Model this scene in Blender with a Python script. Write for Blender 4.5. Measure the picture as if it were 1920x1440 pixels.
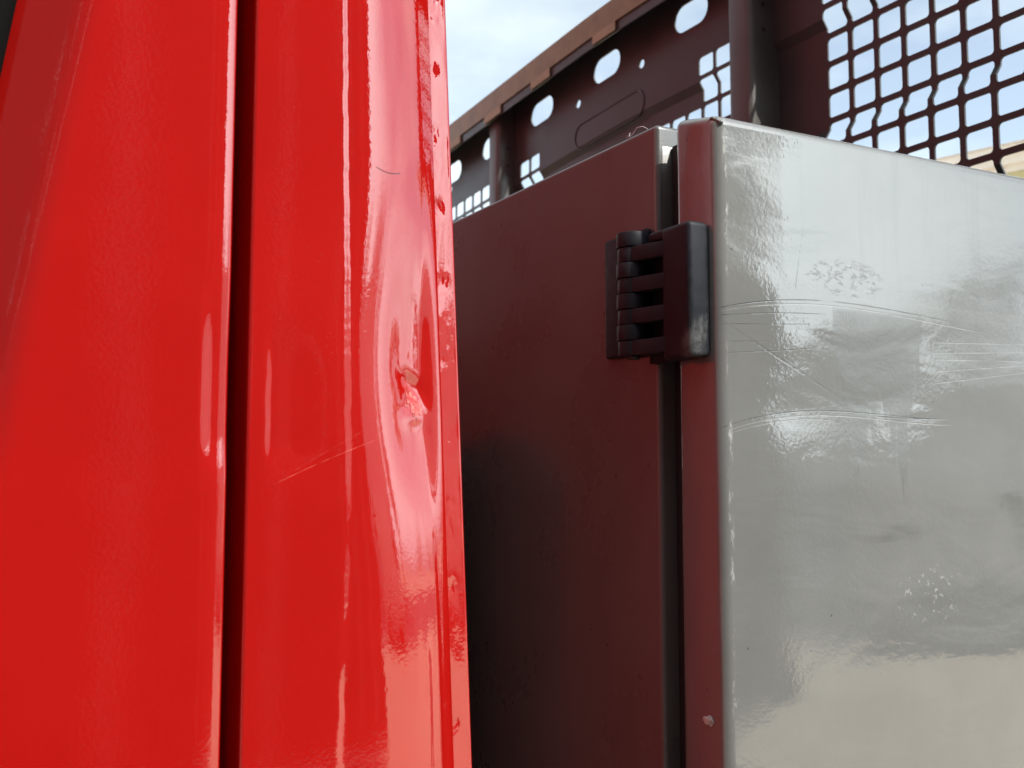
import bpy, bmesh, math, random
from mathutils import Vector, Matrix, noise
R = math.radians
random.seed(4)
scene = bpy.context.scene
for o in list(bpy.data.objects):
    bpy.data.objects.remove(o, do_unlink=True)

# ------------------------------------------------------------------ camera
cam_d = bpy.data.cameras.new('camera')
cam = bpy.data.objects.new('camera', cam_d)
scene.collection.objects.link(cam)
scene.camera = cam
cam.location = (0, 0, 1.6)
cam.rotation_euler = (R(90 + 5.4), 0, R(-28.8))
cam_d.sensor_fit = 'HORIZONTAL'
cam_d.sensor_width = 36.0
cam_d.lens = 36.0 * 2110 / 1920
cam_d.clip_start = 0.01
cam_d.clip_end = 3000
cam_d.dof.use_dof = True
cam_d.dof.focus_distance = 0.86
cam_d.dof.aperture_fstop = 14.0

# ------------------------------------------------------------------ sky, sun, exposure
SUN_PHI, SUN_EL = 20.0, 46.0           # azimuth measured from -Y towards +X
world = bpy.data.worlds.new('World')
scene.world = world
world.use_nodes = True
wn, wl = world.node_tree.nodes, world.node_tree.links
wn.clear()
wo = wn.new('ShaderNodeOutputWorld')
wb = wn.new('ShaderNodeBackground')
wb.inputs['Strength'].default_value = 0.15
sky = wn.new('ShaderNodeTexSky')
sky.sky_type = 'NISHITA'
sky.sun_disc = False
sky.sun_elevation = R(SUN_EL)
sky.sun_rotation = R(180 - SUN_PHI)
sky.air_density = 1.0
sky.dust_density = 2.0
tc = wn.new('ShaderNodeTexCoord')
mp = wn.new('ShaderNodeMapping')
mp.inputs['Scale'].default_value = (1.0, 1.0, 2.2)
n1 = wn.new('ShaderNodeTexNoise')
n1.inputs['Scale'].default_value = 2.6
n1.inputs['Detail'].default_value = 7
n1.inputs['Roughness'].default_value = 0.55
cr = wn.new('ShaderNodeMapRange')
cr.inputs['From Min'].default_value = 0.36
cr.inputs['From Max'].default_value = 0.60
cr.inputs['To Min'].default_value = 0.32
bw = wn.new('ShaderNodeRGBToBW')
cl = wn.new('ShaderNodeMix'); cl.data_type = 'RGBA'; cl.blend_type = 'MULTIPLY'
cl.inputs['Factor'].default_value = 1.0
cl.inputs['B'].default_value = (2.10, 2.38, 2.46, 1)
mx = wn.new('ShaderNodeMix'); mx.data_type = 'RGBA'
wl.new(tc.outputs['Generated'], mp.inputs['Vector'])
wl.new(mp.outputs['Vector'], n1.inputs['Vector'])
wl.new(n1.outputs['Fac'], cr.inputs['Value'])
wl.new(sky.outputs['Color'], bw.inputs['Color'])
wl.new(bw.outputs['Val'], cl.inputs['A'])
wl.new(cr.outputs['Result'], mx.inputs['Factor'])
wl.new(sky.outputs['Color'], mx.inputs['A'])
wl.new(cl.outputs['Result'], mx.inputs['B'])
wl.new(mx.outputs['Result'], wb.inputs['Color'])
wl.new(wb.outputs['Background'], wo.inputs['Surface'])

sun_d = bpy.data.lights.new('sun', 'SUN')
sun_d.energy = 3.0
sun_d.angle = R(0.53)
sun_d.color = (1.0, 0.94, 0.85)
sun = bpy.data.objects.new('sun', sun_d)
scene.collection.objects.link(sun)
to_sun = Vector((math.sin(R(SUN_PHI)) * math.cos(R(SUN_EL)), -math.cos(R(SUN_PHI)) * math.cos(R(SUN_EL)), math.sin(R(SUN_EL))))
sun.rotation_euler = to_sun.to_track_quat('Z', 'Y').to_euler()
sun.location = to_sun * 30
scene.view_settings.view_transform = 'Standard'
scene.view_settings.look = 'None'
scene.view_settings.gamma = 1.0
scene.view_settings.use_curve_mapping = False
scene.view_settings.exposure = 0.57

# ------------------------------------------------------------------ helpers
COL = scene.collection
def obj(name, bm, mat, parent=None, smooth=None, recalc=True):
    me = bpy.data.meshes.new(name)
    if recalc:
        bmesh.ops.recalc_face_normals(bm, faces=bm.faces[:])
    bm.to_mesh(me); bm.free()
    if mat: me.materials.append(mat)
    o = bpy.data.objects.new(name, me)
    COL.objects.link(o)
    if parent: o.parent = parent
    if smooth is not None:
        for p in me.polygons: p.use_smooth = True
        if smooth < 180:
            try: me.set_sharp_from_angle(angle=R(smooth))
            except Exception: pass
    return o
def tag(o, label, cat, group=None):
    o['label'] = label; o['category'] = cat
    if group: o['group'] = group
    return o
def thing(name, label, cat, loc=(0, 0, 0), group=None):
    o = bpy.data.objects.new(name, None); COL.objects.link(o)
    o.empty_display_size = 0.1
    o.location = loc
    return tag(o, label, cat, group)
def box(x0, x1, y0, y1, z0, z1, bev=0.0, seg=3, bm=None):
    b = bmesh.new()
    bmesh.ops.create_cube(b, size=1)
    for v in b.verts:
        v.co = Vector(((x0 + x1) / 2 + v.co.x * (x1 - x0), (y0 + y1) / 2 + v.co.y * (y1 - y0), (z0 + z1) / 2 + v.co.z * (z1 - z0)))
    if bev > 0:
        bmesh.ops.bevel(b, geom=b.edges[:], offset=bev, segments=seg, profile=0.5, affect='EDGES')
    if bm is None: return b
    join(bm, b); return bm
def join(dst, src):
    me = bpy.data.meshes.new('tmp'); src.to_mesh(me); src.free()
    dst.from_mesh(me); bpy.data.meshes.remove(me)
def tube(pts, r, seg=8, bm=None):
    b = bm or bmesh.new()
    pts = [Vector(p) for p in pts]; prev = None
    for i, p in enumerate(pts):
        t = (pts[min(i + 1, len(pts) - 1)] - pts[max(i - 1, 0)]).normalized()
        a = t.orthogonal().normalized() if prev is None else (prev - t * prev.dot(t)).normalized()
        prev = a; c = t.cross(a)
        rr = r[i] if isinstance(r, (list, tuple)) else r
        ring = [b.verts.new(p + (a * math.cos(k * 2 * math.pi / seg) + c * math.sin(k * 2 * math.pi / seg)) * rr) for k in range(seg)]
        if i:
            for k in range(seg):
                b.faces.new((old[k], old[(k + 1) % seg], ring[(k + 1) % seg], ring[k]))
        else: b.faces.new(ring[::-1])
        old = ring
    b.faces.new(old)
    return b
def cyl(axis, c, r, h, seg=24, bev=0.0):
    b = bmesh.new()
    bmesh.ops.create_cone(b, cap_ends=True, segments=seg, radius1=r, radius2=r, depth=h)
    if bev:
        es = [e for e in b.edges if abs(e.verts[0].co.z - e.verts[1].co.z) < 1e-6]
        bmesh.ops.bevel(b, geom=es, offset=bev, segments=2, profile=0.5, affect='EDGES')
    m = {'z': Matrix.Identity(4), 'y': Matrix.Rotation(R(90), 4, 'X'), 'x': Matrix.Rotation(R(90), 4, 'Y')}[axis]
    bmesh.ops.transform(b, matrix=Matrix.Translation(c) @ m, verts=b.verts)
    return b
def grid(us, vs, fn):
    b = bmesh.new()
    g = [[b.verts.new(fn(u, v)) for v in vs] for u in us]
    for i in range(len(us) - 1):
        for j in range(len(vs) - 1):
            b.faces.new((g[i][j], g[i + 1][j], g[i + 1][j + 1], g[i][j + 1]))
    return b
def lin(a, b, n): return [a + (b - a) * i / n for i in range(n + 1)]
def sm(a, b, x):
    t = max(0.0, min(1.0, (x - a) / (b - a))); return t * t * (3 - 2 * t)

# ------------------------------------------------------------------ materials
class NT:
    def __init__(s, name):
        s.m = bpy.data.materials.new(name); s.m.use_nodes = True
        s.n, s.l = s.m.node_tree.nodes, s.m.node_tree.links
        s.p = s.n['Principled BSDF']
        s._tc = None
    def co(s):
        if not s._tc: s._tc = s.n.new('ShaderNodeTexCoord')
        return s._tc.outputs['Object']
    def put(s, inp, v):
        if isinstance(v, bpy.types.NodeSocket): s.l.new(v, inp)
        else: inp.default_value = v
    def math(s, op, a, b=0.0, c=None, clamp=False):
        n = s.n.new('ShaderNodeMath'); n.operation = op; n.use_clamp = clamp
        s.put(n.inputs[0], a); s.put(n.inputs[1], b)
        if c is not None: s.put(n.inputs[2], c)
        return n.outputs[0]
    def noise(s, scale, detail=3, rough=0.5, stretch=None, vec=None, dist=0.0):
        n = s.n.new('ShaderNodeTexNoise')
        n.inputs['Scale'].default_value = scale; n.inputs['Detail'].default_value = detail
        n.inputs['Roughness'].default_value = rough; n.inputs['Distortion'].default_value = dist
        v = vec or s.co()
        if stretch:
            mpn = s.n.new('ShaderNodeMapping'); mpn.inputs['Scale'].default_value = stretch
            s.l.new(v, mpn.inputs['Vector']); v = mpn.outputs['Vector']
        s.l.new(v, n.inputs['Vector'])
        return n.outputs['Fac']
    def ramp(s, v, a, b, lo=0.0, hi=1.0, smooth=True):
        n = s.n.new('ShaderNodeMapRange')
        n.interpolation_type = 'SMOOTHSTEP' if smooth else 'LINEAR'
        s.put(n.inputs['Value'], v); s.put(n.inputs['From Min'], a); s.put(n.inputs['From Max'], b)
        s.put(n.inputs['To Min'], lo); s.put(n.inputs['To Max'], hi)
        return n.outputs['Result']
    def mix(s, f, a, b):
        n = s.n.new('ShaderNodeMix'); n.data_type = 'RGBA'
        s.put(n.inputs['Factor'], f)
        for k, v in (('A', a), ('B', b)):
            if isinstance(v, tuple) and len(v) == 3: v = (*v, 1)
            s.put(n.inputs[k], v)
        return n.outputs['Result']
    def bump(s, h, dist, strength=1.0, prev=None):
        n = s.n.new('ShaderNodeBump')
        n.inputs['Distance'].default_value = dist; n.inputs['Strength'].default_value = strength
        s.l.new(h, n.inputs['Height'])
        if prev: s.l.new(prev, n.inputs['Normal'])
        return n.outputs['Normal']
    def xyz(s):
        n = s.n.new('ShaderNodeSeparateXYZ'); s.l.new(s.co(), n.inputs[0])
        return n.outputs[0], n.outputs[1], n.outputs[2]
    def set(s, **k):
        names = dict(col='Base Color', rough='Roughness', metal='Metallic', normal='Normal', coat='Coat Weight', coatr='Coat Roughness', coati='Coat IOR', coatn='Coat Normal', spec='Specular IOR Level', ior='IOR', alpha='Alpha', trans='Transmission Weight')
        for a, v in k.items():
            if isinstance(v, tuple) and len(v) == 3: v = (*v, 1)
            s.put(s.p.inputs[names[a]], v)
        return s.m

def simple(name, c, rough=0.6, var=0.12, scale=6.0, bumpd=0.0, bscale=60.0, **k):
    t = NT(name)
    f = t.noise(scale, 5, 0.6)
    lo = tuple(x * (1 - var) for x in c); hi = tuple(min(1, x * (1 + var)) for x in c)
    kw = dict(col=t.mix(t.ramp(f, 0.3, 0.7), lo, hi), rough=rough)
    if bumpd: kw['normal'] = t.bump(t.noise(bscale, 4), bumpd)
    kw.update(k)
    return t.set(**kw)

def red_paint():
    t = NT('red_truck_paint')
    peel = t.noise(420, 2, 0.45)
    wave = t.noise(14, 1, 0.4)
    nb = t.bump(wave, 0.0006, prev=None)
    nb = t.bump(peel, 0.000050, prev=nb)
    dust = t.noise(900, 2, 0.5)
    film = t.noise(7, 5, 0.62)
    dustm = t.math('MULTIPLY', t.ramp(dust, 0.70, 0.80), t.ramp(film, 0.45, 0.75))
    # fine pale scratches running diagonally
    x, y, z = t.xyz()
    col = t.mix(t.ramp(film, 0.3, 0.7), (0.375, 0.0042, 0.0026), (0.405, 0.0054, 0.0034))
    def scr(col, x0, x1, z0, slope, curve, w, c, s):
        dx = t.math('SUBTRACT', x, x0)
        zz = t.math('MULTIPLY_ADD', dx, slope, z0)
        zz = t.math('ADD', zz, t.math('MULTIPLY', t.math('MULTIPLY', dx, dx), curve))
        d = t.math('ABSOLUTE', t.math('SUBTRACT', z, zz))
        m = t.ramp(d, 0.0, w, 1.0, 0.0)
        m = t.math('MULTIPLY', m, t.math('MULTIPLY', t.ramp(x, x0, x0 + 0.012), t.ramp(x, x1 - 0.01, x1, 1.0, 0.0)))
        m = t.math('MULTIPLY', m, t.ramp(t.noise(90, 3, 0.7), 0.3, 0.6))
        return t.mix(t.math('MULTIPLY', m, s), col, c)
    col = scr(col, 0.180, 0.248, 1.6020, 0.50, -1.2, 0.00035, (0.75, 0.16, 0.12), 0.55)
    col = scr(col, 0.186, 0.240, 1.6060, 0.62, -1.0, 0.00025, (0.75, 0.16, 0.12), 0.30)
    col = scr(col, 0.232, 0.262, 1.7430, 0.10, -6.0, 0.00025, (0.45, 0.02, 0.02), 0.5)
    col = scr(col, 0.248, 0.268, 1.6450, 0.10, 0.0, 0.0003, (0.35, 0.01, 0.01), 0.6)
    col = t.mix(t.math('MULTIPLY', dustm, 0.4), col, (0.55, 0.40, 0.36))
    return t.set(col=col, rough=0.5, spec=0.0, coat=1.0, coatr=t.ramp(film, 0.35, 0.75, 0.012, 0.035), coati=2.0, normal=nb, coatn=nb)
RED = red_paint()

def dent_red():
    # bared, scuffed patch of the dent: dull filler showing through the paint
    t = NT('scuffed_red_paint')
    n = t.noise(260, 5, 0.7)
    col = t.mix(t.ramp(n, 0.42, 0.6), (0.50, 0.02, 0.015), (0.62, 0.17, 0.15))
    return t.set(col=col, rough=t.ramp(n, 0.4, 0.6, 0.25, 0.6), coat=0.5, coatr=0.2, normal=t.bump(n, 0.0006))
SCUFF = dent_red()

def grey_paint(name, base, door=False):
    t = NT(name)
    x, y, z = t.xyz()
    film = t.noise(9, 6, 0.62)
    col = t.mix(t.ramp(film, 0.3, 0.7), tuple(c * 0.95 for c in base), tuple(c * 1.05 for c in base))
    peel = t.noise(330, 2, 0.5)
    wave = t.noise(5.5, 1, 0.4, stretch=(0.55, 1, 1.5))
    nb = t.bump(wave, 0.0075) if door else t.bump(t.noise(12, 1), 0.0008)
    if door: nb = t.bump(t.noise(15, 2, 0.5, stretch=(0.7, 1, 1.6), dist=0.6), 0.0008, prev=nb)
    nb = t.bump(peel, 0.000075 if door else 0.00002, prev=nb)
    rough = t.ramp(film, 0.35, 0.75, 0.012, 0.04) if door else t.ramp(film, 0.35, 0.75, 0.26, 0.36)
    if door:
        warp = t.noise(26, 4, 0.6)
        # drip-shaped dull stain below the upper score mark
        streak = t.noise(70, 3, 0.6, stretch=(1, 1, 0.05))
        q = t.math('DIVIDE', t.math('SUBTRACT', x, 0.705), 0.075)
        ln_ = t.math('MULTIPLY', t.math('MAXIMUM', t.math('SUBTRACT', 1.0, t.math('MULTIPLY', q, q)), 0.0), 0.105)
        ln_ = t.math('ADD', ln_, t.math('MULTIPLY', t.math('SUBTRACT', streak, 0.47), 0.34))
        ln_ = t.math('ADD', ln_, t.math('MULTIPLY', t.math('SUBTRACT', warp, 0.5), 0.05))
        ln_ = t.math('SUBTRACT', ln_, t.ramp(t.math('ABSOLUTE', q), 0.35, 1.25, 0.0, 0.16))
        low = t.math('SUBTRACT', 1.7475, ln_)
        top = t.ramp(z, 1.7420, 1.7500, 1.0, 0.0)
        bot = t.ramp(t.math('SUBTRACT', z, low), -0.014, 0.016)
        stain = t.math('MULTIPLY', t.math('MULTIPLY', top, bot), t.ramp(warp, 0.3, 0.6, 0.7, 1.0))
        col = t.mix(t.math('MULTIPLY', stain, 0.62), col, (0.105, 0.102, 0.094))
        rough = t.math('ADD', rough, t.math('MULTIPLY', stain, 0.22))
        # rain-washed dust: faint vertical runs over the whole face
        runs = t.noise(55, 4, 0.6, stretch=(1, 1, 0.06))
        runm = t.math('MULTIPLY', t.ramp(runs, 0.52, 0.72), t.ramp(z, 1.60, 1.88, 0.1, 0.5))
        col = t.mix(runm, col, tuple(c * 0.83 for c in base))
        rough = t.math('ADD', rough, t.math('MULTIPLY', runm, 0.12))
        # mirrored edge put into colour and gloss: rounded corner at lower left
        fx = t.math('SUBTRACT', 0.626, x); fz = t.math('SUBTRACT', 1.777, z)
        ln = t.math('SQRT', t.math('ADD', t.math('POWER', t.math('MAXIMUM', fx, 0.0), 2.0), t.math('POWER', t.math('MAXIMUM', fz, 0.0), 2.0)))
        outl = t.ramp(ln, 0.0195, 0.0215)
        rough = t.math('ADD', rough, t.math('MULTIPLY', outl, t.ramp(z, 1.72, 1.80, 0.02, 0.10)))
        band = t.math('MULTIPLY', outl, t.math('MULTIPLY', t.ramp(x, 0.52, 0.56), t.ramp(z, 1.735, 1.76)))
        col = t.mix(t.math('MULTIPLY', band, t.ramp(film, 0.3, 0.7, 0.1, 0.6)), col, (0.20, 0.196, 0.184))
        # hand smears
        smear = t.noise(30, 5, 0.6, stretch=(1.0, 1.0, 0.35), dist=1.2)
        sp = t.math('MULTIPLY', t.ramp(smear, 0.5, 0.68), t.math('MULTIPLY', t.ramp(z, 1.48, 1.52), t.ramp(z, 1.57, 1.62, 1.0, 0.0)))
        rough = t.math('ADD', rough, t.math('MULTIPLY', sp, 0.14))
        # score marks
        def score(col, nb_h, x0, x1, cs, w, c, s):
            dx = t.math('SUBTRACT', x, x0)
            zz = cs[-1]
            for k in cs[-2::-1]: zz = t.math('MULTIPLY_ADD', zz, dx, k)
            d = t.math('ABSOLUTE', t.math('SUBTRACT', z, zz))
            m = t.ramp(d, w * 0.35, w, 1.0, 0.0)
            m = t.math('MULTIPLY', m, t.math('MULTIPLY', t.ramp(x, x0 - 0.001, x0 + 0.004), t.ramp(x, x1 - 0.03, x1, 1.0, 0.0)))
            brk = t.ramp(t.noise(35, 3, 0.6, stretch=(1, 1, 6)), 0.32, 0.55, 0.25, 1.0)
            m = t.math('MULTIPLY', m, t.math('MULTIPLY', brk, s))
            return t.mix(m, col, c), (m if nb_h is None else t.math('MAXIMUM', nb_h, m))
        h = None
        dk, lt = (0.05, 0.048, 0.045), (0.28, 0.276, 0.265)
        A = (1.7373, 0.2483, -1.3837, 2.0181)          # arched double score
        col, h = score(col, h, 0.542, 0.80, A, 0.00075, dk, 0.75)
        col, h = score(col, h, 0.542, 0.84, (1.7345, 0.2430, -1.3837, 2.0181), 0.0007, lt, 0.55)
        col, h = score(col, h, 0.542, 0.66, (1.7315, 0.13, -0.5), 0.0006, dk, 0.55)
        col, h = score(col, h, 0.542, 0.64, (1.7250, 0.055, 0.1), 0.0006, dk, 0.5)
        col, h = score(col, h, 0.548, 0.64, (1.7035, 0.085, 0.1), 0.0005, dk, 0.55)
        col, h = score(col, h, 0.548, 0.60, (1.7120, 0.065), 0.0005, dk, 0.4)
        col, h = score(col, h, 0.545, 0.665, (1.7270, -0.47, 0.1), 0.0016, (0.12, 0.117, 0.11), 0.4)
        B = (1.6467, 0.3306, -2.149, 4.174)
        col, h = score(col, h, 0.542, 0.80, B, 0.0007, dk, 0.55)
        col, h = score(col, h, 0.545, 0.80, (1.6440, 0.322, -2.149, 4.174), 0.0006, lt, 0.5)
        col, h = score(col, h, 0.545, 0.66, (1.6415, 0.30, -1.6), 0.0006, lt, 0.5)
        col, h = score(col, h, 0.700, 0.780, (1.6600, -0.02, 0.25), 0.0008, (0.05, 0.05, 0.05), 0.8)
        for zz, sl in ((1.725, 0.05), (1.716, 0.065), (1.7105, 0.04), (1.700, 0.10), (1.690, 0.13)):
            col, h = score(col, h, 0.77, 0.98, (zz, sl), 0.0007, lt, 0.32)
        col, h = score(col, h, 0.6150, 0.634, (1.752, 5.0), 0.0035, dk, 0.5)
        # scuff cluster
        sc = t.noise(150, 5, 0.72, stretch=(0.7, 1, 1.3), dist=0.8)
        ce = t.math('ADD', t.math('POWER', t.math('DIVIDE', t.math('SUBTRACT', x, 0.672), 0.045), 2.0), t.math('POWER', t.math('DIVIDE', t.math('SUBTRACT', z, 1.771), 0.016), 2.0))
        cm = t.math('MULTIPLY', t.ramp(ce, 0.3, 1.2, 1.0, 0.0), t.ramp(sc, 0.54, 0.60))
        col = t.mix(t.math('MULTIPLY', cm, 0.55), col, (0.16, 0.155, 0.145))
        h = t.math('MAXIMUM', h, cm)
        # tiny chips and specks
        vo = t.n.new('ShaderNodeTexVoronoi'); vo.inputs['Scale'].default_value = 48; t.l.new(t.co(), vo.inputs['Vector'])
        ch = t.math('MULTIPLY', t.ramp(vo.outputs['Distance'], 0.035, 0.06, 1.0, 0.0), t.ramp(t.noise(31, 2), 0.56, 0.60))
        col = t.mix(t.math('MULTIPLY', ch, 0.8), col, (0.07, 0.07, 0.065))
        # pale flecks low on the door
        fl = t.math('MULTIPLY', t.ramp(t.noise(210, 4, 0.6), 0.60, 0.66), t.math('MULTIPLY', t.ramp(t.math('ABSOLUTE', t.math('SUBTRACT', x, 0.755)), 0.01, 0.05, 1.0, 0.0), t.ramp(t.math('ABSOLUTE', t.math('SUBTRACT', z, 1.515)), 0.008, 0.03, 1.0, 0.0)))
        col = t.mix(t.math('MULTIPLY', fl, 0.6), col, (0.45, 0.445, 0.43))
        # worn paint along the leading corner
        ed = t.math('MULTIPLY', t.ramp(t.math('ABSOLUTE', t.math('SUBTRACT', x, 0.5485)), 0.0, 0.0035, 1.0, 0.0), t.math('MULTIPLY', t.ramp(y, 0.661, 0.6635, 1.0, 0.0), t.ramp(t.noise(110, 6, 0.75, stretch=(1, 1, 0.3)), 0.52, 0.66)))
        col = t.mix(t.math('MULTIPLY', ed, 0.6), col, (0.66, 0.65, 0.62))
        nb = t.bump(h, -0.00009, prev=nb)
    return t.set(col=col, rough=rough, spec=0.5, ior=(1.95 if door else 1.8), coat=0.0, normal=nb)
GREY_SHADED = grey_paint('grey_paint_shaded_copy', (0.090, 0.088, 0.083))  # same paint as the door, darkened for the shade in the gap
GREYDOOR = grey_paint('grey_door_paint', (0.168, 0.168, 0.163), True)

def board_paint():
    t = NT('dark_grey_brown_paint')
    f = t.noise(10, 5, 0.6)
    col = t.mix(t.ramp(f, 0.3, 0.7), (0.045, 0.047, 0.047), (0.056, 0.058, 0.057))
    return t.set(col=col, rough=t.ramp(f, 0.3, 0.7, 0.28, 0.42), spec=0.5, normal=t.bump(t.noise(300, 2), 0.00003))
BOARD = board_paint()
POST_SUNLIT = simple('post_paint_sun_lightened', (0.10, 0.097, 0.092), 0.38, 0.12, 12)  # sunlight on the posts painted in as a lighter grey
LIP_REFLECT = simple('edge_painted_tan_reflection', (0.27, 0.205, 0.09), 0.4, 0.15, 30)  # tan ground's reflection on the grey lip, put into the colour
TAB_SUNLIT = simple('tab_painted_sunlight', (0.40, 0.33, 0.19), 0.5, 0.1, 30)  # sunlit bits along the lip, painted as a lighter tan
def hinge_mat():
    t = NT('black_hinge_plastic')
    x, y, z = t.xyz()
    n = t.noise(120, 5, 0.65); s = t.noise(45, 5, 0.6, stretch=(1, 1, 0.3))
    worn = t.math('MULTIPLY', t.ramp(t.math('ADD', s, t.ramp(z, 1.70, 1.79, 0.08, -0.10)), 0.50, 0.64), t.ramp(y, 0.672, 0.684, 1.0, 0.0))
    col = t.mix(t.ramp(n, 0.3, 0.7), (0.013, 0.014, 0.019), (0.019, 0.020, 0.026))
    col = t.mix(t.math('MULTIPLY', worn, t.ramp(n, 0.35, 0.6, 0.12, 0.42)), col, (0.22, 0.22, 0.215))
    return t.set(col=col, rough=t.ramp(n, 0.3, 0.7, 0.45, 0.58), spec=0.22, normal=t.bump(n, 0.00012))
HINGE = hinge_mat()
RUBBER = simple('black_rubber', (0.008, 0.008, 0.008), 0.75, 0.2, 40)
DARK = simple('dark_chassis_paint', (0.03, 0.03, 0.032), 0.6, 0.25, 8)
STEEL = simple('galvanised_steel', (0.45, 0.45, 0.44), 0.4, 0.15, 12, metal=0.8)
GLASS = NT('tinted_window_glass').set(col=(0.02, 0.025, 0.025), rough=0.03, spec=0.6)
CREAM = simple('cream_render', (0.80, 0.77, 0.66), 0.85, 0.08, 1.5, 0.004, 8)
PINK = simple('rosy_render', (0.86, 0.82, 0.78), 0.85, 0.08, 1.5, 0.004, 8)
WHITE = simple('white_painted_sheet', (0.78, 0.78, 0.76), 0.5, 0.05, 2)
TILE = simple('clay_roof_tile', (0.34, 0.13, 0.075), 0.8, 0.25, 3)
CURTAIN = simple('dark_tarpaulin', (0.030, 0.034, 0.040), 0.55, 0.12, 2)
CLAD = simple('dark_wall_cladding', (0.05, 0.052, 0.055), 0.6, 0.1, 1.0)
BARK = simple('bark', (0.10, 0.075, 0.05), 0.9, 0.3, 12, 0.01, 30)
LEAF = simple('tree_leaf', (0.06, 0.11, 0.03), 0.6, 0.4, 3)
LEAF2 = simple('hedge_leaf', (0.045, 0.085, 0.028), 0.6, 0.4, 3)
def ground_mat():
    t = NT('sandy_concrete')
    a = t.noise(0.35, 6, 0.6); b = t.noise(40, 4, 0.6); c = t.noise(2.5, 5, 0.65)
    col = t.mix(t.ramp(a, 0.3, 0.7), (0.52, 0.43, 0.315), (0.60, 0.50, 0.375))
    col = t.mix(t.math('MULTIPLY', t.ramp(c, 0.5, 0.75), 0.4), col, (0.36, 0.315, 0.25))
    col = t.mix(t.math('MULTIPLY', t.ramp(b, 0.4, 0.7), 0.25), col, (0.62, 0.56, 0.46))
    return t.set(col=col, rough=0.9, normal=t.bump(b, 0.004))
GROUND = ground_mat()

# ------------------------------------------------------------------ ground
g = obj('ground', grid(lin(-400, 400, 8), lin(-400, 400, 8), lambda x, y: Vector((x, y, 0))), GROUND)
g['kind'] = 'structure'

r_ = obj('road', grid(lin(-200, 200, 4), lin(0, 1, 1), lambda x, t: Vector((x, -34 + 20 * t, 0.004))), simple('asphalt', (0.12, 0.12, 0.122), 0.85, 0.2, 2.0, 0.004, 60))
r_['kind'] = 'structure'
r_.rotation_euler = (0, 0, R(38)); r_.location = (4.0, 5.0, 0)
# ================================================================== RED CAB
cab = thing('truck_cab', 'glossy red truck cab seen at its dented rear corner with door shut line', 'truck cab')
ZB, ZT = 0.95, 2.75
Y0 = 0.60
def lean(z): return -0.044 * (z - 1.66)        # rear edge leans back towards the bottom
# profile of the rear corner panel: tangent angle against arc length, integrated
S_END = 0.1365
def ang(s):
    a = 2.0 * sm(0.0, 0.060, s)
    a += 42.0 * (max(0.0, s - 0.060) / (S_END - 0.060)) ** 0.9
    return R(a)
NS = 190
prof = [(0.0, 0.0)]
for i in range(NS):
    s0 = S_END * (i + .5) / NS; ds = S_END / NS
    prof.append((prof[-1][0] + ds * math.cos(ang(s0)), prof[-1][1] + ds * math.sin(ang(s0))))
GX = 0.1688
def corner_pt(i, z):
    x, y = prof[i]
    w = sm(0.0, 0.10, x)
    p = Vector((GX + x + lean(z) * w, Y0 + y, z))
    a = ang(S_END * i / NS)
    nrm = Vector((math.sin(a), -math.cos(a), 0))
    s = S_END * i / NS
    # long shallow dent at the corner and the sharp dimple inside it
    d = -0.0090 * math.exp(-((s - 0.108) / 0.030) ** 2 - ((z - 1.668) / 0.078) ** 2)
    sk = s - 0.1135 + 0.55 * (z - 1.664)
    d += -0.0026 * math.exp(-(sk / 0.0080) ** 2 - ((z - 1.664) / 0.0065) ** 2)
    d += 0.0014 * math.exp(-((s - 0.112 + 0.3 * (z - 1.645)) / 0.011) ** 2 - ((z - 1.645 - 0.25 * (s - 0.112)) / 0.006) ** 2)
    d += (-0.0004 + 0.0003 * noise.noise(Vector((2, z * 120, 1)))) * math.exp(-((s - 0.114) / 0.0040) ** 2 - ((z - 1.700) / 0.030) ** 2)
    d += 0.0006 * noise.noise(Vector((s * 130, z * 12, 7))) * math.exp(-((s - 0.118) / 0.016) ** 2) * sm(1.60, 1.57, z)
    d += 0.0016 * noise.noise(Vector((s * 85, z * 45, 3))) * math.exp(-((s - 0.112) / 0.015) ** 2 - ((z - 1.655) / 0.028) ** 2)
    d += 0.00016 * noise.noise(Vector((s * 22, z * 7, 9)))
    d *= 1.0 - sm(0.1200, 0.1355, s)
    # shallow pressed step that runs down the panel, and a pulled spot beside the shut line
    wv = noise.noise(Vector((1.5, z * 9, 4)))
    sh = 0.0020 * wv + 0.0008 * noise.noise(Vector((8, z * 60, 4))) + 0.0005 * noise.noise(Vector((8, z * 190, 4))) + 0.03 * (1.66 - z) * sm(1.66, 1.45, z)
    br = 1.0 - 0.45 * sm(1.63, 1.57, z) * sm(-0.3, 0.3, noise.noise(Vector((3, z * 16, 8))))
    d -= (0.00085 + 0.00020 * wv) * br * (sm(0.0535, 0.0590 + 0.0012 * wv, s + sh) - sm(0.0600, 0.0900, s))
    k_ = 0.0006 * noise.noise(Vector((5, z * 70, 2))) + 0.0008 * noise.noise(Vector((5, z * 22, 2)))
    d -= 0.0013 * sm(0.0068, 0.0122, s + k_) * (1 - sm(0.02, 0.05, s)) * sm(1.604, 1.630, z) * (1 - sm(1.655, 1.705, z))
    return p + nrm * d
zs = lin(ZB, 1.40, 12) + lin(1.40, 1.95, 420)[1:] + lin(1.95, ZT, 12)[1:]
b = grid(list(range(NS + 1)), zs, corner_pt)
# rolled front edge into the shut gap
roll = []
for k in range(0, 7):
    t = R(15 * k); roll.append((-0.0020 * math.sin(t), 0.0020 * (1 - math.cos(t))))
roll.append((-0.0020, 0.062))
vz = lin(ZB, ZT, 40)
join(b, grid(roll, vz, lambda q, z: Vector((GX + q[0], Y0 + q[1] + 0.00002, z))))
obj('corner_panel', b, RED, cab, 40)

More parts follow.
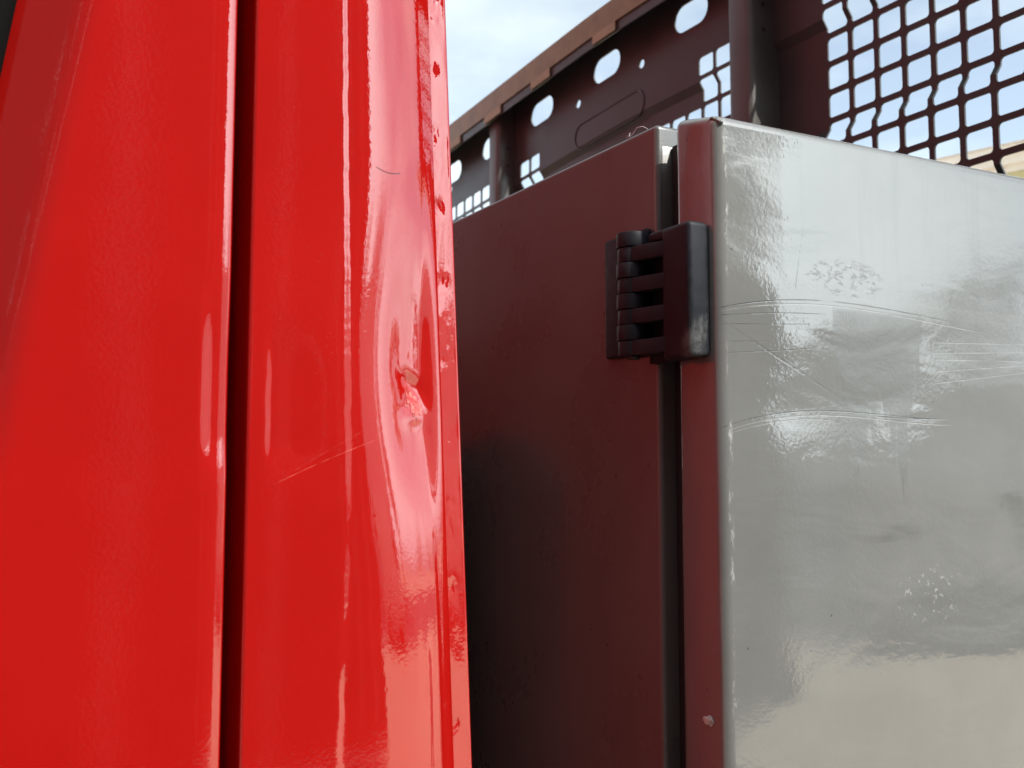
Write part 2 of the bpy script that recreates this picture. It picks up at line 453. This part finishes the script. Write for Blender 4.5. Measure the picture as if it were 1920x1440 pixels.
# scuffed bare patch inside the dent, follows the panel surface just proud of it
def patch(s0, s1, z0, z1, n, m, shape):
    bm = bmesh.new(); vv = {}
    for i in range(n + 1):
        for j in range(m + 1):
            s = s0 + (s1 - s0) * i / n; z = z0 + (z1 - z0) * j / m
            k = s / S_END * NS; k0 = int(k); f = k - k0
            p = corner_pt(k0, z).lerp(corner_pt(min(k0 + 1, NS), z), f)
            a = ang(s)
            vv[i, j] = (p + Vector((math.sin(a), -math.cos(a), 0)) * 0.00025, shape((i / n) * 2 - 1, (j / m) * 2 - 1))
    vm = {}
    for i in range(n):
        for j in range(m):
            if all(vv[q][1] for q in ((i, j), (i + 1, j), (i + 1, j + 1), (i, j + 1))):
                f = []
                for q in ((i, j), (i + 1, j), (i + 1, j + 1), (i, j + 1)):
                    if q not in vm: vm[q] = bm.verts.new(vv[q][0])
                    f.append(vm[q])
                bm.faces.new(f)
    return bm
obj('paint_scuff', patch(0.102, 0.124, 1.637, 1.668, 50, 56, lambda a, c: (a + 0.45 * c) ** 2 * 1.3 + (c * 1.25) ** 2 + 0.9 * noise.noise(Vector((a * 3, c * 3, 1))) + 0.5 * noise.noise(Vector((a * 9, c * 7, 4))) < 0.50), SCUFF, cab, 180)

hp = []
for k in range(13):
    s_ = 0.078 + 0.020 * k / 12; z_ = 1.7905 - 0.0032 * math.sin(math.pi * (0.15 + 0.75 * k / 12))
    a_ = ang(s_); hp.append(corner_pt(int(s_ / S_END * NS), z_) + Vector((math.sin(a_), -math.cos(a_), 0)) * 0.0003)
tag(obj('hair', tube(hp, 0.00012, 5), DARK, None, 180), 'thin dark hair stuck to the red corner panel above the dent', 'hair')
# weld flange behind the corner: set-back strip with spot-weld dimples and a hemmed edge
ex, ey = prof[-1]
fl = [(-0.0008, 0.0075), (0.0, 0.0070), (0.0010, 0.0068)] + [(0.0010 + 0.0140 * k / 22, 0.0068 + 0.0028 * k / 22) for k in range(1, 23)]
hx, hy = fl[-1]
for k in range(1, 8):
    t = R(13 * k); fl.append((hx + 0.0030 * math.sin(t), hy + 0.0030 * (1 - math.cos(t))))
fl.append((fl[-1][0] + 0.0002, fl[-1][1] + 0.03))
WZ = [1.8690, 1.8265, 1.7800, 1.7315, 1.6820, 1.6350, 1.5860, 1.5400, 1.4560, 1.4180, 1.915]
WA = dict(zip(WZ, [0.9, 1.0, 1.1, 1.0, 0.35, 0.5, 0.25, 0.9, 0.8, 0.8, 0.8]))
def flange_pt(q, z):
    x, y = q
    d = 0
    for w in WZ:
        r2 = ((x - 0.0065 - 0.003 * math.sin(w * 900)) / 0.0034) ** 2 + ((z - w - 0.25 * (x - 0.006)) / (0.0042 + 0.001 * math.sin(w * 500))) ** 2
        if r2 < 9 and 0 < x < 0.0153: d += WA[w] * (0.00035 + 0.0009 * abs(noise.noise(Vector((x * 260, z * 200, w))))) * math.exp(-r2 * 0.6)
    d += (0.00030 * noise.noise(Vector((x * 110, z * 40, 5))) + 0.00016 * noise.noise(Vector((x * 260, z * 150, 6))) * sm(0.0, 0.3, noise.noise(Vector((1, z * 18, 2))))) if x < 0.0153 else 0
    return Vector((GX + ex + x + lean(z), Y0 + ey + y + d, z))
zf = lin(ZB, 1.40, 6) + lin(1.40, 1.95, 420)[1:] + lin(1.95, ZT, 6)[1:]
obj('weld_flange', grid(fl, zf, flange_pt), RED, cab, 60)
# inner return of the corner panel down to the flange
obj('corner_hem', grid([(0, 0), (0.0012, 0.0022), (0.0010, 0.0052), (0.0002, 0.0074)], vz, lambda q, z: Vector((GX + ex + q[0] + lean(z) - 0.0001, Y0 + ey + q[1], z))), RED, cab, 60)
# rear wall and roof of the cab
bx = GX + ex + 0.012
b = grid(lin(Y0 + ey + 0.03, 2.95, 40), lin(ZB, ZT, 30), lambda y, z: Vector((bx + lean(z) * (1 - sm(0.75, 0.9, y)) - 0.012 * sm(0.68, 0.74, y) + 0.09 * sm(0.77, 0.90, y), y, z)))  # hidden bulge towards the cabinet added to darken and redden the gap
obj('rear_wall', b, RED, cab, 60)
b = box(-1.55, bx - 0.02, Y0 + 0.03, 2.95, ZT - 0.05, ZT + 0.25, 0.06, 4)
obj('roof', b, RED, cab, 40)
b = box(-1.62, -1.5, Y0 + 0.02, 2.95, ZB, ZT - 0.08, 0.03, 3)
obj('front_wall', b, RED, cab, 40)
b = box(-1.55, bx - 0.03, Y0 + 0.045, 2.95, ZB - 0.06, ZB + 0.02, 0.0)
obj('floor', b, DARK, cab)
b = box(-1.55, 0.18, Y0 + 0.064, Y0 + 0.072, ZB, ZT - 0.06)
obj('door_jamb', b, RED, cab)

# cab door
door = thing('door', 'x', 'x'); del door['label']; del door['category']; door.parent = cab
DX = 0.1555
def crease_x(z): return 0.0785 + (z - 1.8538) * 0.149   # line where the panel breaks towards the window
def door_pt(x, z):
    cx = crease_x(z)
    t = (x - cx)
    d = 0.0
    w = 0.007
    # smooth break of about 35 degrees
    if t < w: d = 0.95 * (w - t) ** 2 / (4 * w) if t > -w else 0.95 * (-t)
    d = min(d, 0.040)
    crown = 0.0006 * sm(0.10, 0.158, x) * 0
    return Vector((x, Y0 + d + 0.00025 * noise.noise(Vector((x * 9, z * 6, 2))) + crown, z))
xs = lin(-0.95, -0.05, 30) + lin(-0.05, DX - 0.018, 80)[1:]
xs += lin(DX - 0.018, DX, 20)[1:]
def zprof(z): return sm(1.604, 1.634, z) * (1 - sm(1.665, 1.725, z))
def door_edge(x, z):
    p = door_pt(x, z)
    e = x - (DX - 0.016)
    if e > 0: p.y += 0.0022 * (e / 0.016) ** 2.6
    k_ = 0.0012 * noise.noise(Vector((2, z * 75, 6))) + 0.0010 * noise.noise(Vector((2, z * 25, 6)))
    p.y += 0.0021 * sm(DX - 0.0155, DX - 0.0070, x + k_) * zprof(z)
    return p
b = grid(xs, lin(ZB, 1.40, 30) + lin(1.40, 1.86, 200)[1:], door_edge)
er = []
for k in range(0, 8):
    t = R(20 + 10 * k); er.append((0.0030 * (math.sin(t) - math.sin(R(20))), 0.0022 + 0.0030 * (math.cos(R(20)) - math.cos(t))))
er.append((er[-1][0] - 0.0006, 0.060))
join(b, grid(er, lin(ZB, 1.40, 30) + lin(1.40, 1.86, 200)[1:] + lin(1.86, 2.66, 60)[1:], lambda q, z: Vector((DX + q[0], Y0 + q[1] + 0.0021 * zprof(z) + 0.00025 * noise.noise(Vector((DX * 9, z * 6, 2))), z))))
bmesh.ops.remove_doubles(b, verts=b.verts[:], dist=0.00005)
obj('door_skin', b, RED, door, 50)
# window post beside the glass (upper door)
obj('window_post', grid(xs, lin(1.86, 2.66, 60), lambda x, z: door_edge(max(x, crease_x(z) - 0.046), z)), RED, door, 50)
def seal_x(z): return crease_x(z) - 0.0400
sp = [Vector((seal_x(z), door_pt(seal_x(z), z).y - 0.004, z)) for z in lin(1.80, 2.6, 30)]
lo = [Vector((seal_x(1.80) - 0.012 - 0.03 * k, door_pt(seal_x(1.8), 1.8).y - 0.003 + 0.000 * k, 1.775 - 0.002 * k)) for k in range(28)]
obj('window_seal', tube(lo[::-1] + sp, 0.0085, 10), simple('black_window_rubber', (0.003, 0.003, 0.003), 0.85, spec=0.1), door, 60)
obj('window_glass', grid(lin(-0.80, 0.03, 4), lin(1.77, 2.6, 8), lambda x, z: Vector((min(x, seal_x(z) - 0.002), Y0 + 0.050, z))), GLASS, door)
hb = box(-0.75, -0.55, Y0 - 0.03, Y0 + 0.0, 1.30, 1.35, 0.012, 3)
obj('handle', hb, RUBBER, door, 40)

# ================================================================== GREY_SHADED CABINET
cabn = thing('storage_cabinet', 'grey sheet metal storage cabinet behind the red cab, scratched side door', 'cabinet')
XB = 0.54
ZC0 = 1.0
ft = lambda y: 1.8965 + 0.0010 * math.sin(y * 19) + (0.0006 * math.sin(y * 53))
b = box(XB, XB + 0.03, 0.7350, 2.45, ZC0, 1.9015, 0.0045, 4)
obj('front_panel', b, GREY_SHADED, cabn, 40)
obj('side_frame', box(XB + 0.004, XB + 0.42, 0.7345, 0.76, ZC0 + 0.005, 1.885, 0.003, 2), GREY_SHADED, cabn, 40)
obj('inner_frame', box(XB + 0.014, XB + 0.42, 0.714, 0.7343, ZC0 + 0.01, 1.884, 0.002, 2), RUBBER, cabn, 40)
obj('top_panel', box(XB + 0.0302, 0.985, 0.7347, 2.45, 1.868, 1.8885, 0.004, 2), GREY_SHADED, cabn, 40)
obj('rear_panel', box(0.955, 0.985, 0.7605, 2.45, ZC0, 1.8675, 0.004, 2), GREY_SHADED, cabn, 40)
obj('far_side_panel', box(XB + 0.0305, 0.9545, 2.42, 2.449, ZC0 + 0.01, 1.867, 0.0), GREY_SHADED, cabn)
obj('bottom_panel', box(XB + 0.0305, 0.9545, 0.765, 2.4195, ZC0 + 0.002, ZC0 + 0.03, 0.0), GREY_SHADED, cabn)
cd = bpy.data.objects.new('door', None); COL.objects.link(cd); cd.parent = cabn
b = box(XB, 0.99, 0.6590, 0.7130, ZC0, 1.8880, 0.0085, 5)
for v in b.verts:
    if v.co.z > 1.87: v.co.z += max(0.0, (v.co.y - 0.664) / 0.049) * 0.0105 * sm(0.0, 1.0, 1.0 - (v.co.x - XB) / 0.6)
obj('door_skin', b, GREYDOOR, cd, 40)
# weld bead at the top front corner of the folded door edge
wb_ = bmesh.new()
for k in range(5):
    bmesh.ops.create_icosphere(wb_, subdivisions=2, radius=0.0022 + 0.0005 * random.random(), matrix=Matrix.Translation((XB + 0.003 + 0.0006 * k, 0.6665 - 0.0016 * k, 1.8855 - 0.0011 * k)) @ Matrix.Diagonal((1, 1.2, 0.8, 1)))
obj('weld_bead', wb_, GREY_SHADED, cd, 180)
# speck of dried putty on the folded edge
pb = bmesh.new()
bmesh.ops.create_icosphere(pb, subdivisions=3, radius=1)
for v in pb.verts:
    n = 1 + 0.5 * noise.noise(v.co * 1.7)
    v.co = Vector((XB + v.co.x * 0.0018 * n, 0.6790 + v.co.y * 0.0058 * n, 1.4300 + v.co.z * 0.0036 * n))
obj('putty_speck', pb, simple('dried_putty', (0.55, 0.53, 0.50), 0.7, 0.3, 300, 0.001, 400), cabn, 180)

# hinge on the cabinet edge
hg = bpy.data.objects.new('hinge', None); COL.objects.link(hg); hg.parent = cabn
PX_, PY_ = 0.5185, 0.7400
obj('fixed_leaf', box(0.5330, XB - 0.0003, 0.7420, 0.8040, 1.7120, 1.8150, 0.0025, 3), HINGE, hg, 40)
obj('door_leaf', box(0.5195, XB - 0.0003, 0.6680, 0.7040, 1.7000, 1.8045, 0.0045, 4), HINGE, hg, 40)
obj('leaf_web', box(0.5300, XB - 0.0004, 0.7025, 0.7352, 1.7010, 1.7950, 0.001, 1), HINGE, hg, 40)
obj('leaf_shoulder', box(0.5202, XB - 0.0005, 0.7000, 0.7215, 1.7955, 1.8040, 0.0025, 3), HINGE, hg, 40)
KH = 0.0126
for k in range(8):
    z1 = 1.8070 - k * KH; z0 = z1 - KH + 0.0005
    zc = (z0 + z1) / 2
    rr = 0.0134 if k % 2 == 0 else 0.0124
    b = cyl('z', (PX_, PY_, zc), rr, z1 - z0, 32, 0.0007)
    if k % 2 == 0:
        join(b, box(PX_ - 0.002, 0.5345, PY_ + 0.0015, PY_ + rr + 0.0022, z0, z1, 0.0008, 2))
    else:
        a_ = box(PX_ - rr * 0.80, PX_ + 0.006, 0.6990, PY_ - 0.003, z0, z1)
        for v in a_.verts:
            if v.co.y < 0.71 and v.co.x < PX_: v.co.x = 0.5196
        bmesh.ops.bevel(a_, geom=a_.edges[:], offset=0.0009, segments=2, profile=0.5, affect='EDGES')
        join(b, a_)
    obj('knuckle', b, HINGE, hg, 35)
obj('pin', cyl('z', (PX_, PY_, 1.7565), 0.0045, 0.104, 16, 0.0005), DARK, hg, 40)

# cobweb thread on the cabinet's top edge
tw = [(XB + 0.004, 0.751, 1.8965), (XB + 0.003, 0.757, 1.9005), (XB + 0.002, 0.764, 1.9012), (XB + 0.003, 0.772, 1.8980), (XB + 0.002, 0.776, 1.8962), (XB + 0.002, 0.774, 1.8995), (XB + 0.003, 0.7765, 1.9000), (XB + 0.002, 0.7795, 1.8963)]
tw = [(x - 0.001, y, z + 0.0052) for x, y, z in tw]
tag(obj('thread', tube(tw, 0.00022, 5), simple('white_thread', (0.8, 0.8, 0.8), 0.6), None, 180), 'thin white thread snagged on the cabinet top edge', 'thread')

# ================================================================== HEADBOARD
hb_ = thing('headboard', 'dark grey-brown perforated steel headboard behind the cabinet, seen against the sky', 'headboard')
XH = 1.05
def bow(y): return XH
def sag(y): return -0.060 * (math.sqrt((y - 1.52) ** 2 + 0.0064) + (y - 1.52)) / 2   # the far end hangs lower
FOLDS = [(2.219, 2.207, 0.0, 0.008), (2.070, 2.058, 0.008, 0.0), (1.957, 1.945, 0.0, 0.008), (1.800, 1.788, 0.008, 0.0)]
def corr(z):
    d = 0.0
    for z1, z0, a, c in FOLDS:
        if z < z0: d = c
        elif z < z1: d = a + (c - a) * (z1 - z) / (z1 - z0)
    return d
def rrect(y0, y1, z0, z1, r, n=4):
    pts = []
    for cx, cz, a0 in ((y1 - r, z1 - r, 0), (y0 + r, z1 - r, 90), (y0 + r, z0 + r, 180), (y1 - r, z0 + r, 270)):
        for k in range(n + 1):
            t = R(a0 + 90 * k / n); pts.append((cx + r * math.cos(t), cz + r * math.sin(t)))
    return pts
def circ(y, z, r, n=14): return [(y + r * math.cos(2 * math.pi * k / n), z + r * math.sin(2 * math.pi * k / n)) for k in range(n)]
def sheet(name, y0, y1, z0, z1, holes):
    bm = bmesh.new(); edges = []
    for loop in [[(y0, z0), (y1, z0), (y1, z1), (y0, z1)]] + holes:
        vs = [bm.verts.new((0, p[0], p[1])) for p in loop]
        for i in range(len(vs)): edges.append(bm.edges.new((vs[i], vs[(i + 1) % len(vs)])))
    bmesh.ops.triangle_fill(bm, use_beauty=True, use_dissolve=False, edges=edges, normal=Vector((-1, 0, 0)))
    cuts = []
    for a, c, _, _ in FOLDS: cuts += [((0, 0, a), (0, 0, 1)), ((0, 0, c), (0, 0, 1))]
    for k in range(1, 8):
        y = y0 + (y1 - y0) * k / 8; cuts.append(((0, y, 0), (0, 1, 0)))
    for co, no in cuts:
        bmesh.ops.bisect_plane(bm, geom=bm.verts[:] + bm.edges[:] + bm.faces[:], dist=1e-6, plane_co=co, plane_no=no)
    for v in bm.verts:
        v.co.x = bow(v.co.y) + corr(v.co.z); v.co.z += sag(v.co.y)
    o = obj(name, bm, BOARD, hb_)
    m = o.modifiers.new('thickness', 'SOLIDIFY'); m.thickness = 0.0025; m.offset = 0
    return o
rowsA = [2.2343 - 0.0381 * k for k in range(-1, 14)]         # bar centres
holes = []
for j in range(0, 8):
    ya = 1.058 - 0.0433 * j - 0.0354
    for k in range(len(rowsA) - 1):
        holes.append(rrect(ya, ya + 0.0354, rowsA[k + 1] + 0.0038, rowsA[k] - 0.0038, 0.0045))
for y in (0.80, 0.98): holes.append(rrect(y - 0.0415, y + 0.0415, 2.3105, 2.3535, 0.0214, 7))
sheet('perforated_sheet', 0.69, 1.1520, 1.60, 2.392, holes)
rowsB = [2.2584, 2.2240, 2.1850] + [2.1850 - 0.0372 * k for k in range(1, 13)]
colsB = [1.3175 + 0.0397 * k for k in range(-1, 15)]        # left (far) hole edges
holes = []
for k in range(len(rowsB) - 1):
    for i, ye in enumerate(colsB):
        if k < 2 and 2 <= i <= 13: continue
        holes.append(rrect(ye - 0.0338, ye, rowsB[k + 1] + 0.0030, rowsB[k] - 0.0030, 0.0045))
for y in (1.335, 1.5690, 1.7900): holes.append(rrect(y - 0.0410, y + 0.0410, 2.3105, 2.3535, 0.0214, 7))
for y in (1.4660, 1.6610): holes.append(circ(y, 2.2985, 0.0075))
sheet('perforated_sheet', 1.1995, 1.9024, 1.60, 2.392, holes)
colsC = [1.9985 + 0.0397 * k for k in range(0, 17)]
holes = []
for k in range(len(rowsB) - 1):
    for ye in colsC: holes.append(rrect(ye - 0.0338, ye, rowsB[k + 1] + 0.0030, rowsB[k] - 0.0030, 0.0045))
for y in (1.9950, 2.1750, 2.4): holes.append(rrect(y - 0.0400, y + 0.0400, 2.3105, 2.3535, 0.0214, 7))
for y in (2.188, 2.3): holes.append(circ(y, 2.2985, 0.0070))
sheet('perforated_sheet', 1.9462, 2.75, 1.60, 2.392, holes)
def post(y0, y1, dep):
    yc = (y0 + y1) / 2
    x1 = bow(yc) + 0.016
    b = box(x1 - 0.016 - dep, x1, y0, y1, 0.95, 2.391 + sag(yc), 0.009, 4)
    # small fixing holes as plugs on the near side, inner shade put into colour
    o = obj('post', b, POST_SUNLIT, hb_, 40)
    for z in (2.272, 2.236, 2.05):
        obj('hole_plug', cyl('y', (x1 - 0.012 - dep * 0.52, y0 - 0.0002, z - 0.0), 0.0028, 0.002, 10), DARK, o)
post(1.1522, 1.1993, 0.045)
post(1.9026, 1.9460, 0.035)
post(0.655, 0.6898, 0.045)
# top edge: flange, front lip, hem strip, tabs
ys = lin(0.50, 2.75, 60)
def strip(name, sec, mat, y0=0.65, y1=2.75, n=60, parent=hb_):
    return obj(name, grid(lin(y0, y1, n), sec, lambda y, q: Vector((bow(y) + q[0], y, q[1] + sag(y)))), mat, parent)
strip('top_flange', [(0.02, 2.3935), (0.004, 2.3935), (-0.046, 2.3955), (-0.0465, 2.399), (0.02, 2.399)], BOARD)
strip('front_lip', [(-0.047, 2.364), (-0.0495, 2.364), (-0.0495, 2.4035), (-0.047, 2.4045), (-0.047, 2.364)], LIP_REFLECT)
strip('hem_strip', [(-0.0465, 2.3638), (-0.0465, 2.3470), (-0.0440, 2.3470), (-0.0440, 2.3638)], BOARD)
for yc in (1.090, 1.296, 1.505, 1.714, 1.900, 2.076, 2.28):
    strip('tab', [(-0.0472, 2.3636), (-0.0500, 2.3636), (-0.0500, 2.3490), (-0.0472, 2.3490), (-0.0472, 2.3636)], TAB_SUNLIT, yc - 0.034, yc + 0.034, 4)
# pressed pill-shaped emblem, too faint to read
em = bmesh.new()
pill = rrect(1.460, 1.672, 2.2130, 2.2580, 0.0224, 8); pill.append(pill[0])
tube([Vector((bow(y) - 0.0012, y, z + sag(y))) for y, z in pill], 0.0016, 8, em)
obj('pressed_emblem', em, BOARD, hb_, 180)
# unseen dark bodies added between cab and cabinet to darken the front panel's reflections
af = thing('gap_darkener', 'black unseen body added in the gap behind the cab to darken reflections', 'gap darkener')
obj('darkener_cylinder', cyl('z', (0.445, 1.12, 1.36), 0.045, 0.62, 40, 0.02), RUBBER, af, 40)
obj('darkener_box', box(0.395, 0.500, 1.01, 2.30, 1.10, 1.66, 0.075, 6), RUBBER, af, 40)
obj('darkener_top', box(0.395, 0.470, 1.42, 1.95, 1.58, 1.83, 0.05, 5), RUBBER, af, 40)
# ================================================================== CHASSIS under cab and cabinet
ch = thing('truck_chassis', 'dark truck chassis with deck and wheels under the cabinet and headboard', 'truck chassis')
for y in (1.20, 2.05):
    obj('frame_rail', box(-1.5, 5.6, y - 0.04, y + 0.04, 0.70, 0.94, 0.01, 2), DARK, ch, 40)
obj('deck', box(1.00, 5.6, 0.62, 2.78, 0.945, 0.998, 0.006, 2), DARK, ch, 40)
obj('cabinet_bearer', box(0.45, 0.995, 0.75, 2.5, 0.942, 0.999, 0.004, 1), DARK, ch)
obj('gap_floor_blocker', box(0.10, 0.5395, 0.68, 2.75, 1.06, 1.085, 0.01, 2), RUBBER, ch, 40)  # dark sheet added low in the gap to block ground bounce
def wheel(x, y):
    w = bpy.data.objects.new('wheel', None); COL.objects.link(w); w.parent = ch
    b = cyl('y', (x, y, 0.50), 0.50, 0.29, 40, 0.04); obj('tyre', b, RUBBER, w, 40)
    b = cyl('y', (x, y - 0.01, 0.50), 0.29, 0.285, 32, 0.02); obj('rim', b, STEEL, w, 40)
for x in (-0.9, 3.6):
    for y in (0.82, 2.55): wheel(x, y)

# ================================================================== SURROUNDINGS
def window(parent, x0, x1, z0, z1, y, ny, xf, frame=WHITE):
    w = obj('window', xf(box(x0, x1, min(y, y + ny * 0.05), max(y, y + ny * 0.05), z0, z1)), frame, parent)
    obj('pane', xf(box(x0 + 0.08, x1 - 0.08, min(y + ny * 0.045, y + ny * 0.06), max(y + ny * 0.045, y + ny * 0.06), z0 + 0.08, z1 - 0.08)), GLASS, w)
def building(name, label, cx, cy, rot, L, D, H, wallm, roofm, pitch, nwin, floors=1, cornice=False):
    t = thing(name, label, 'building')
    M = Matrix.Translation((cx, cy, 0)) @ Matrix.Rotation(rot, 4, 'Z')
    def xf(bm):
        bmesh.ops.transform(bm, matrix=M, verts=bm.verts); return bm
    obj('wall', xf(box(-L / 2, L / 2, -D / 2, D / 2, -0.05, H)), wallm, t)
    b = bmesh.new(); e = 0.30
    v = [b.verts.new(p) for p in ((-L / 2 - e, -D / 2 - e, H + .003), (L / 2 + e, -D / 2 - e, H + .003), (L / 2 + e, D / 2 + e, H + .003), (-L / 2 - e, D / 2 + e, H + .003), (-L / 2 - e, 0, H + pitch), (L / 2 + e, 0, H + pitch))]
    for f in ((0, 1, 5, 4), (2, 3, 4, 5), (0, 4, 3), (1, 2, 5), (0, 3, 2, 1)): b.faces.new([v[i] for i in f])
    obj('roof', xf(b), roofm, t)
    if cornice:
        for k, (o_, z0, z1) in enumerate(((0.10, H - 0.30, H - 0.22), (0.18, H - 0.216, H - 0.10), (0.26, H - 0.096, H - 0.004))):
            obj('cornice', xf(box(-L / 2 - o_, L / 2 + o_, -D / 2 - o_, D / 2 + o_, z0, z1)), wallm, t)
        n = int(L / 0.5)
        for k in range(n):
            x = -L / 2 + (k + .5) * L / n
            obj('dentil', xf(box(x - 0.11, x + 0.11, -D / 2 - 0.09, -D / 2 - 0.002, H - 0.46, H - 0.304)), simple_cache('ochre_dentil', (0.55, 0.50, 0.28)), t)
    for fl_ in range(floors):
        for k in range(nwin):
            x = -L / 2 + (k + .5) * L / nwin; zb = 1.0 + fl_ * 2.9
            for yy, ny in ((-D / 2, -1), (D / 2, 1)): window(t, x - .55, x + .55, zb, zb + 1.35, yy, ny, xf)
    return t
_c = {}
def simple_cache(n, c):
    if n not in _c: _c[n] = simple(n, c, 0.8)
    return _c[n]
# beyond the truck, through the mesh
building('rendered_house', 'cream rendered house glimpsed through the headboard mesh at far left', 5.0, 17.8, R(-18), 7.5, 7, 5.0, CREAM, TILE, 0.5, 3)
building('cornice_building', 'pale rosy building with moulded cornice glimpsed through mesh at right edge', 16.2, 6.05, R(-75), 9.0, 7, 5.75, PINK, PINK, 0.15, 3, 1, True)
# behind the camera, mirrored in the paint
building('long_warehouse', 'long low white warehouse mirrored in the grey door', 19.5, -17.5, R(45), 12, 8, 5.3, WHITE, WHITE, 0.45, 4)
building('added_dark_hall', 'tall dark hall added out of view to darken reflections in the cab door fold', -13.0, -11.0, R(-45), 34, 8, 17.0, CLAD, CLAD, 0.8, 6, 5)  # added beyond the frame so the door fold mirrors something dark
# trailer added out of view to darken reflections in the red paint
lo_ = thing('added_dark_trailer', 'dark trailer added out of view to darken reflections in the red corner panel', 'added trailer')
obj('curtain', box(-9.2, 3.3, -5.5, -3.0, 0.55, 3.95, 0.02, 2), CURTAIN, lo_)
obj('roof_rail', box(-9.25, 3.35, -5.55, -2.95, 3.955, 4.08, 0.02, 2), STEEL, lo_)
obj('side_rail', box(-9.25, 3.35, -5.55, -2.95, 0.42, 0.545, 0.02, 2), STEEL, lo_)
STRAP = simple('grey_webbing', (0.22, 0.22, 0.23), 0.7)
for k in range(20):
    xk = -8.9 + 0.64 * k
    obj('strap', box(xk - 0.025, xk + 0.025, -2.998, -2.990, 0.57, 3.93), STRAP, lo_)
obj('side_guard', box(-5.0, 0.2, -3.06, -3.02, 0.30, 0.40, 0.01, 1), STEEL, lo_)
for x in (-7.2, -5.9, 0.9, 2.2):
    for y in (-3.25, -5.2):
        w = bpy.data.objects.new('wheel', None); COL.objects.link(w); w.parent = lo_
        obj('tyre', cyl('y', (x, y, 0.5), 0.5, 0.3, 32, 0.04), RUBBER, w, 40)
        obj('rim', cyl('y', (x, y, 0.5), 0.28, 0.31, 24, 0.02), STEEL, w, 40)
# parked panel van
vn = thing('panel_van', 'white panel van parked in the yard, mirrored in the grey door', 'van', (12.6, -8.6, 0))
vn.rotation_euler = (0, 0, R(42))
def prism(pts, w, bev):
    bm = bmesh.new()
    a = [bm.verts.new((x, -w / 2, z)) for x, z in pts]; c = [bm.verts.new((x, w / 2, z)) for x, z in pts]
    bm.faces.new(a); bm.faces.new(c[::-1])
    for i in range(len(pts)): bm.faces.new((a[i], a[(i + 1) % len(pts)], c[(i + 1) % len(pts)], c[i]))
    bmesh.ops.recalc_face_normals(bm, faces=bm.faces[:])
    bmesh.ops.bevel(bm, geom=bm.edges[:], offset=bev, segments=3, profile=0.5, affect='EDGES')
    return bm
obj('body', prism([(-2.5, 0.42), (2.5, 0.42), (2.55, 0.95), (2.45, 1.15), (1.65, 1.35), (1.0, 2.2), (0.7, 2.32), (-2.45, 2.32), (-2.52, 1.2)], 1.95, 0.07), WHITE, vn, 40)
for sy in (-1, 1):
    obj('side_window', box(0.75, 1.45, sy * 0.974 - 0.006, sy * 0.974 + 0.006, 1.42, 1.95, 0.0), GLASS, vn)
    for x in (-1.6, 1.65):
        w = bpy.data.objects.new('wheel', None); COL.objects.link(w); w.parent = vn
        obj('tyre', cyl('y', (x, sy * 0.86, 0.34), 0.34, 0.24, 28, 0.03), RUBBER, w, 40)
        obj('rim', cyl('y', (x, sy * 0.87, 0.34), 0.21, 0.245, 20, 0.015), STEEL, w, 40)
    obj('headlight', box(2.38, 2.53, sy * 0.72 - 0.17, sy * 0.72 + 0.17, 0.98, 1.10, 0.03, 2), GLASS, vn, 40)
wsx = bmesh.new(); vv = [wsx.verts.new(p) for p in ((1.62, -0.82, 1.42), (1.62, 0.82, 1.42), (1.08, 0.78, 2.12), (1.08, -0.78, 2.12))]; wsx.faces.new(vv)
obj('windscreen', wsx, GLASS, vn)
# trees
def tree(label, x, y, h, r, seed):
    rnd = random.Random(seed)
    t = thing('tree', label, 'tree', (x, y, 0), 'trees behind the warehouse')
    b = tube([(0, 0, -0.1), (0.05, 0.02, h * .25), (-0.06, 0.05, h * .5), (0.03, 0, h * .78)], [0.24, 0.2, 0.14, 0.05], 10)
    tips = []
    for k in range(9):
        a = k * 2.4; z0 = h * (0.38 + 0.045 * k); rr = r * rnd.uniform(.5, .85)
        e = Vector((math.cos(a) * rr, math.sin(a) * rr, z0 + h * rnd.uniform(.1, .22)))
        tube([(0, 0, z0), e * 0.5 + Vector((0, 0, z0 * 0.5)), e], [0.08, 0.05, 0.02], 6, b); tips.append(e)
    tips += [Vector((0, 0, h * .85)), Vector((0, 0, h * .68))]
    obj('trunk', b, BARK, t, 60)
    c = bmesh.new()
    for k in range(3200):
        p = rnd.choice(tips) + Vector((rnd.gauss(0, r * .28), rnd.gauss(0, r * .28), rnd.gauss(0, h * .09)))
        s = rnd.uniform(.07, .15)
        q = Matrix.Translation(p) @ Matrix.Rotation(rnd.uniform(0, 6.3), 4, 'Z') @ Matrix.Rotation(rnd.uniform(-1.2, 1.2), 4, 'X')
        vs = [c.verts.new(q @ Vector(v)) for v in ((-s, 0, 0), (0, -s * .5, 0), (s, 0, 0.02), (0, s * .5, 0))]
        c.faces.new(vs)
    o = obj('crown', c, LEAF, t, recalc=False); o['kind'] = 'stuff'
tree('broad leafy tree standing behind the low white warehouse', 29.5, -21.8, 11.0, 2.9, 1)
tree('slim leafy tree at the middle of the warehouse roof line', 22.5, -24.0, 9.6, 2.0, 3)
tree('tall leafy tree at the far end of the warehouse', 34.5, -21.0, 12.5, 3.2, 5)
tree('smaller leafy tree beside the warehouse gable end', 33.0, -14.0, 7.2, 2.0, 2)
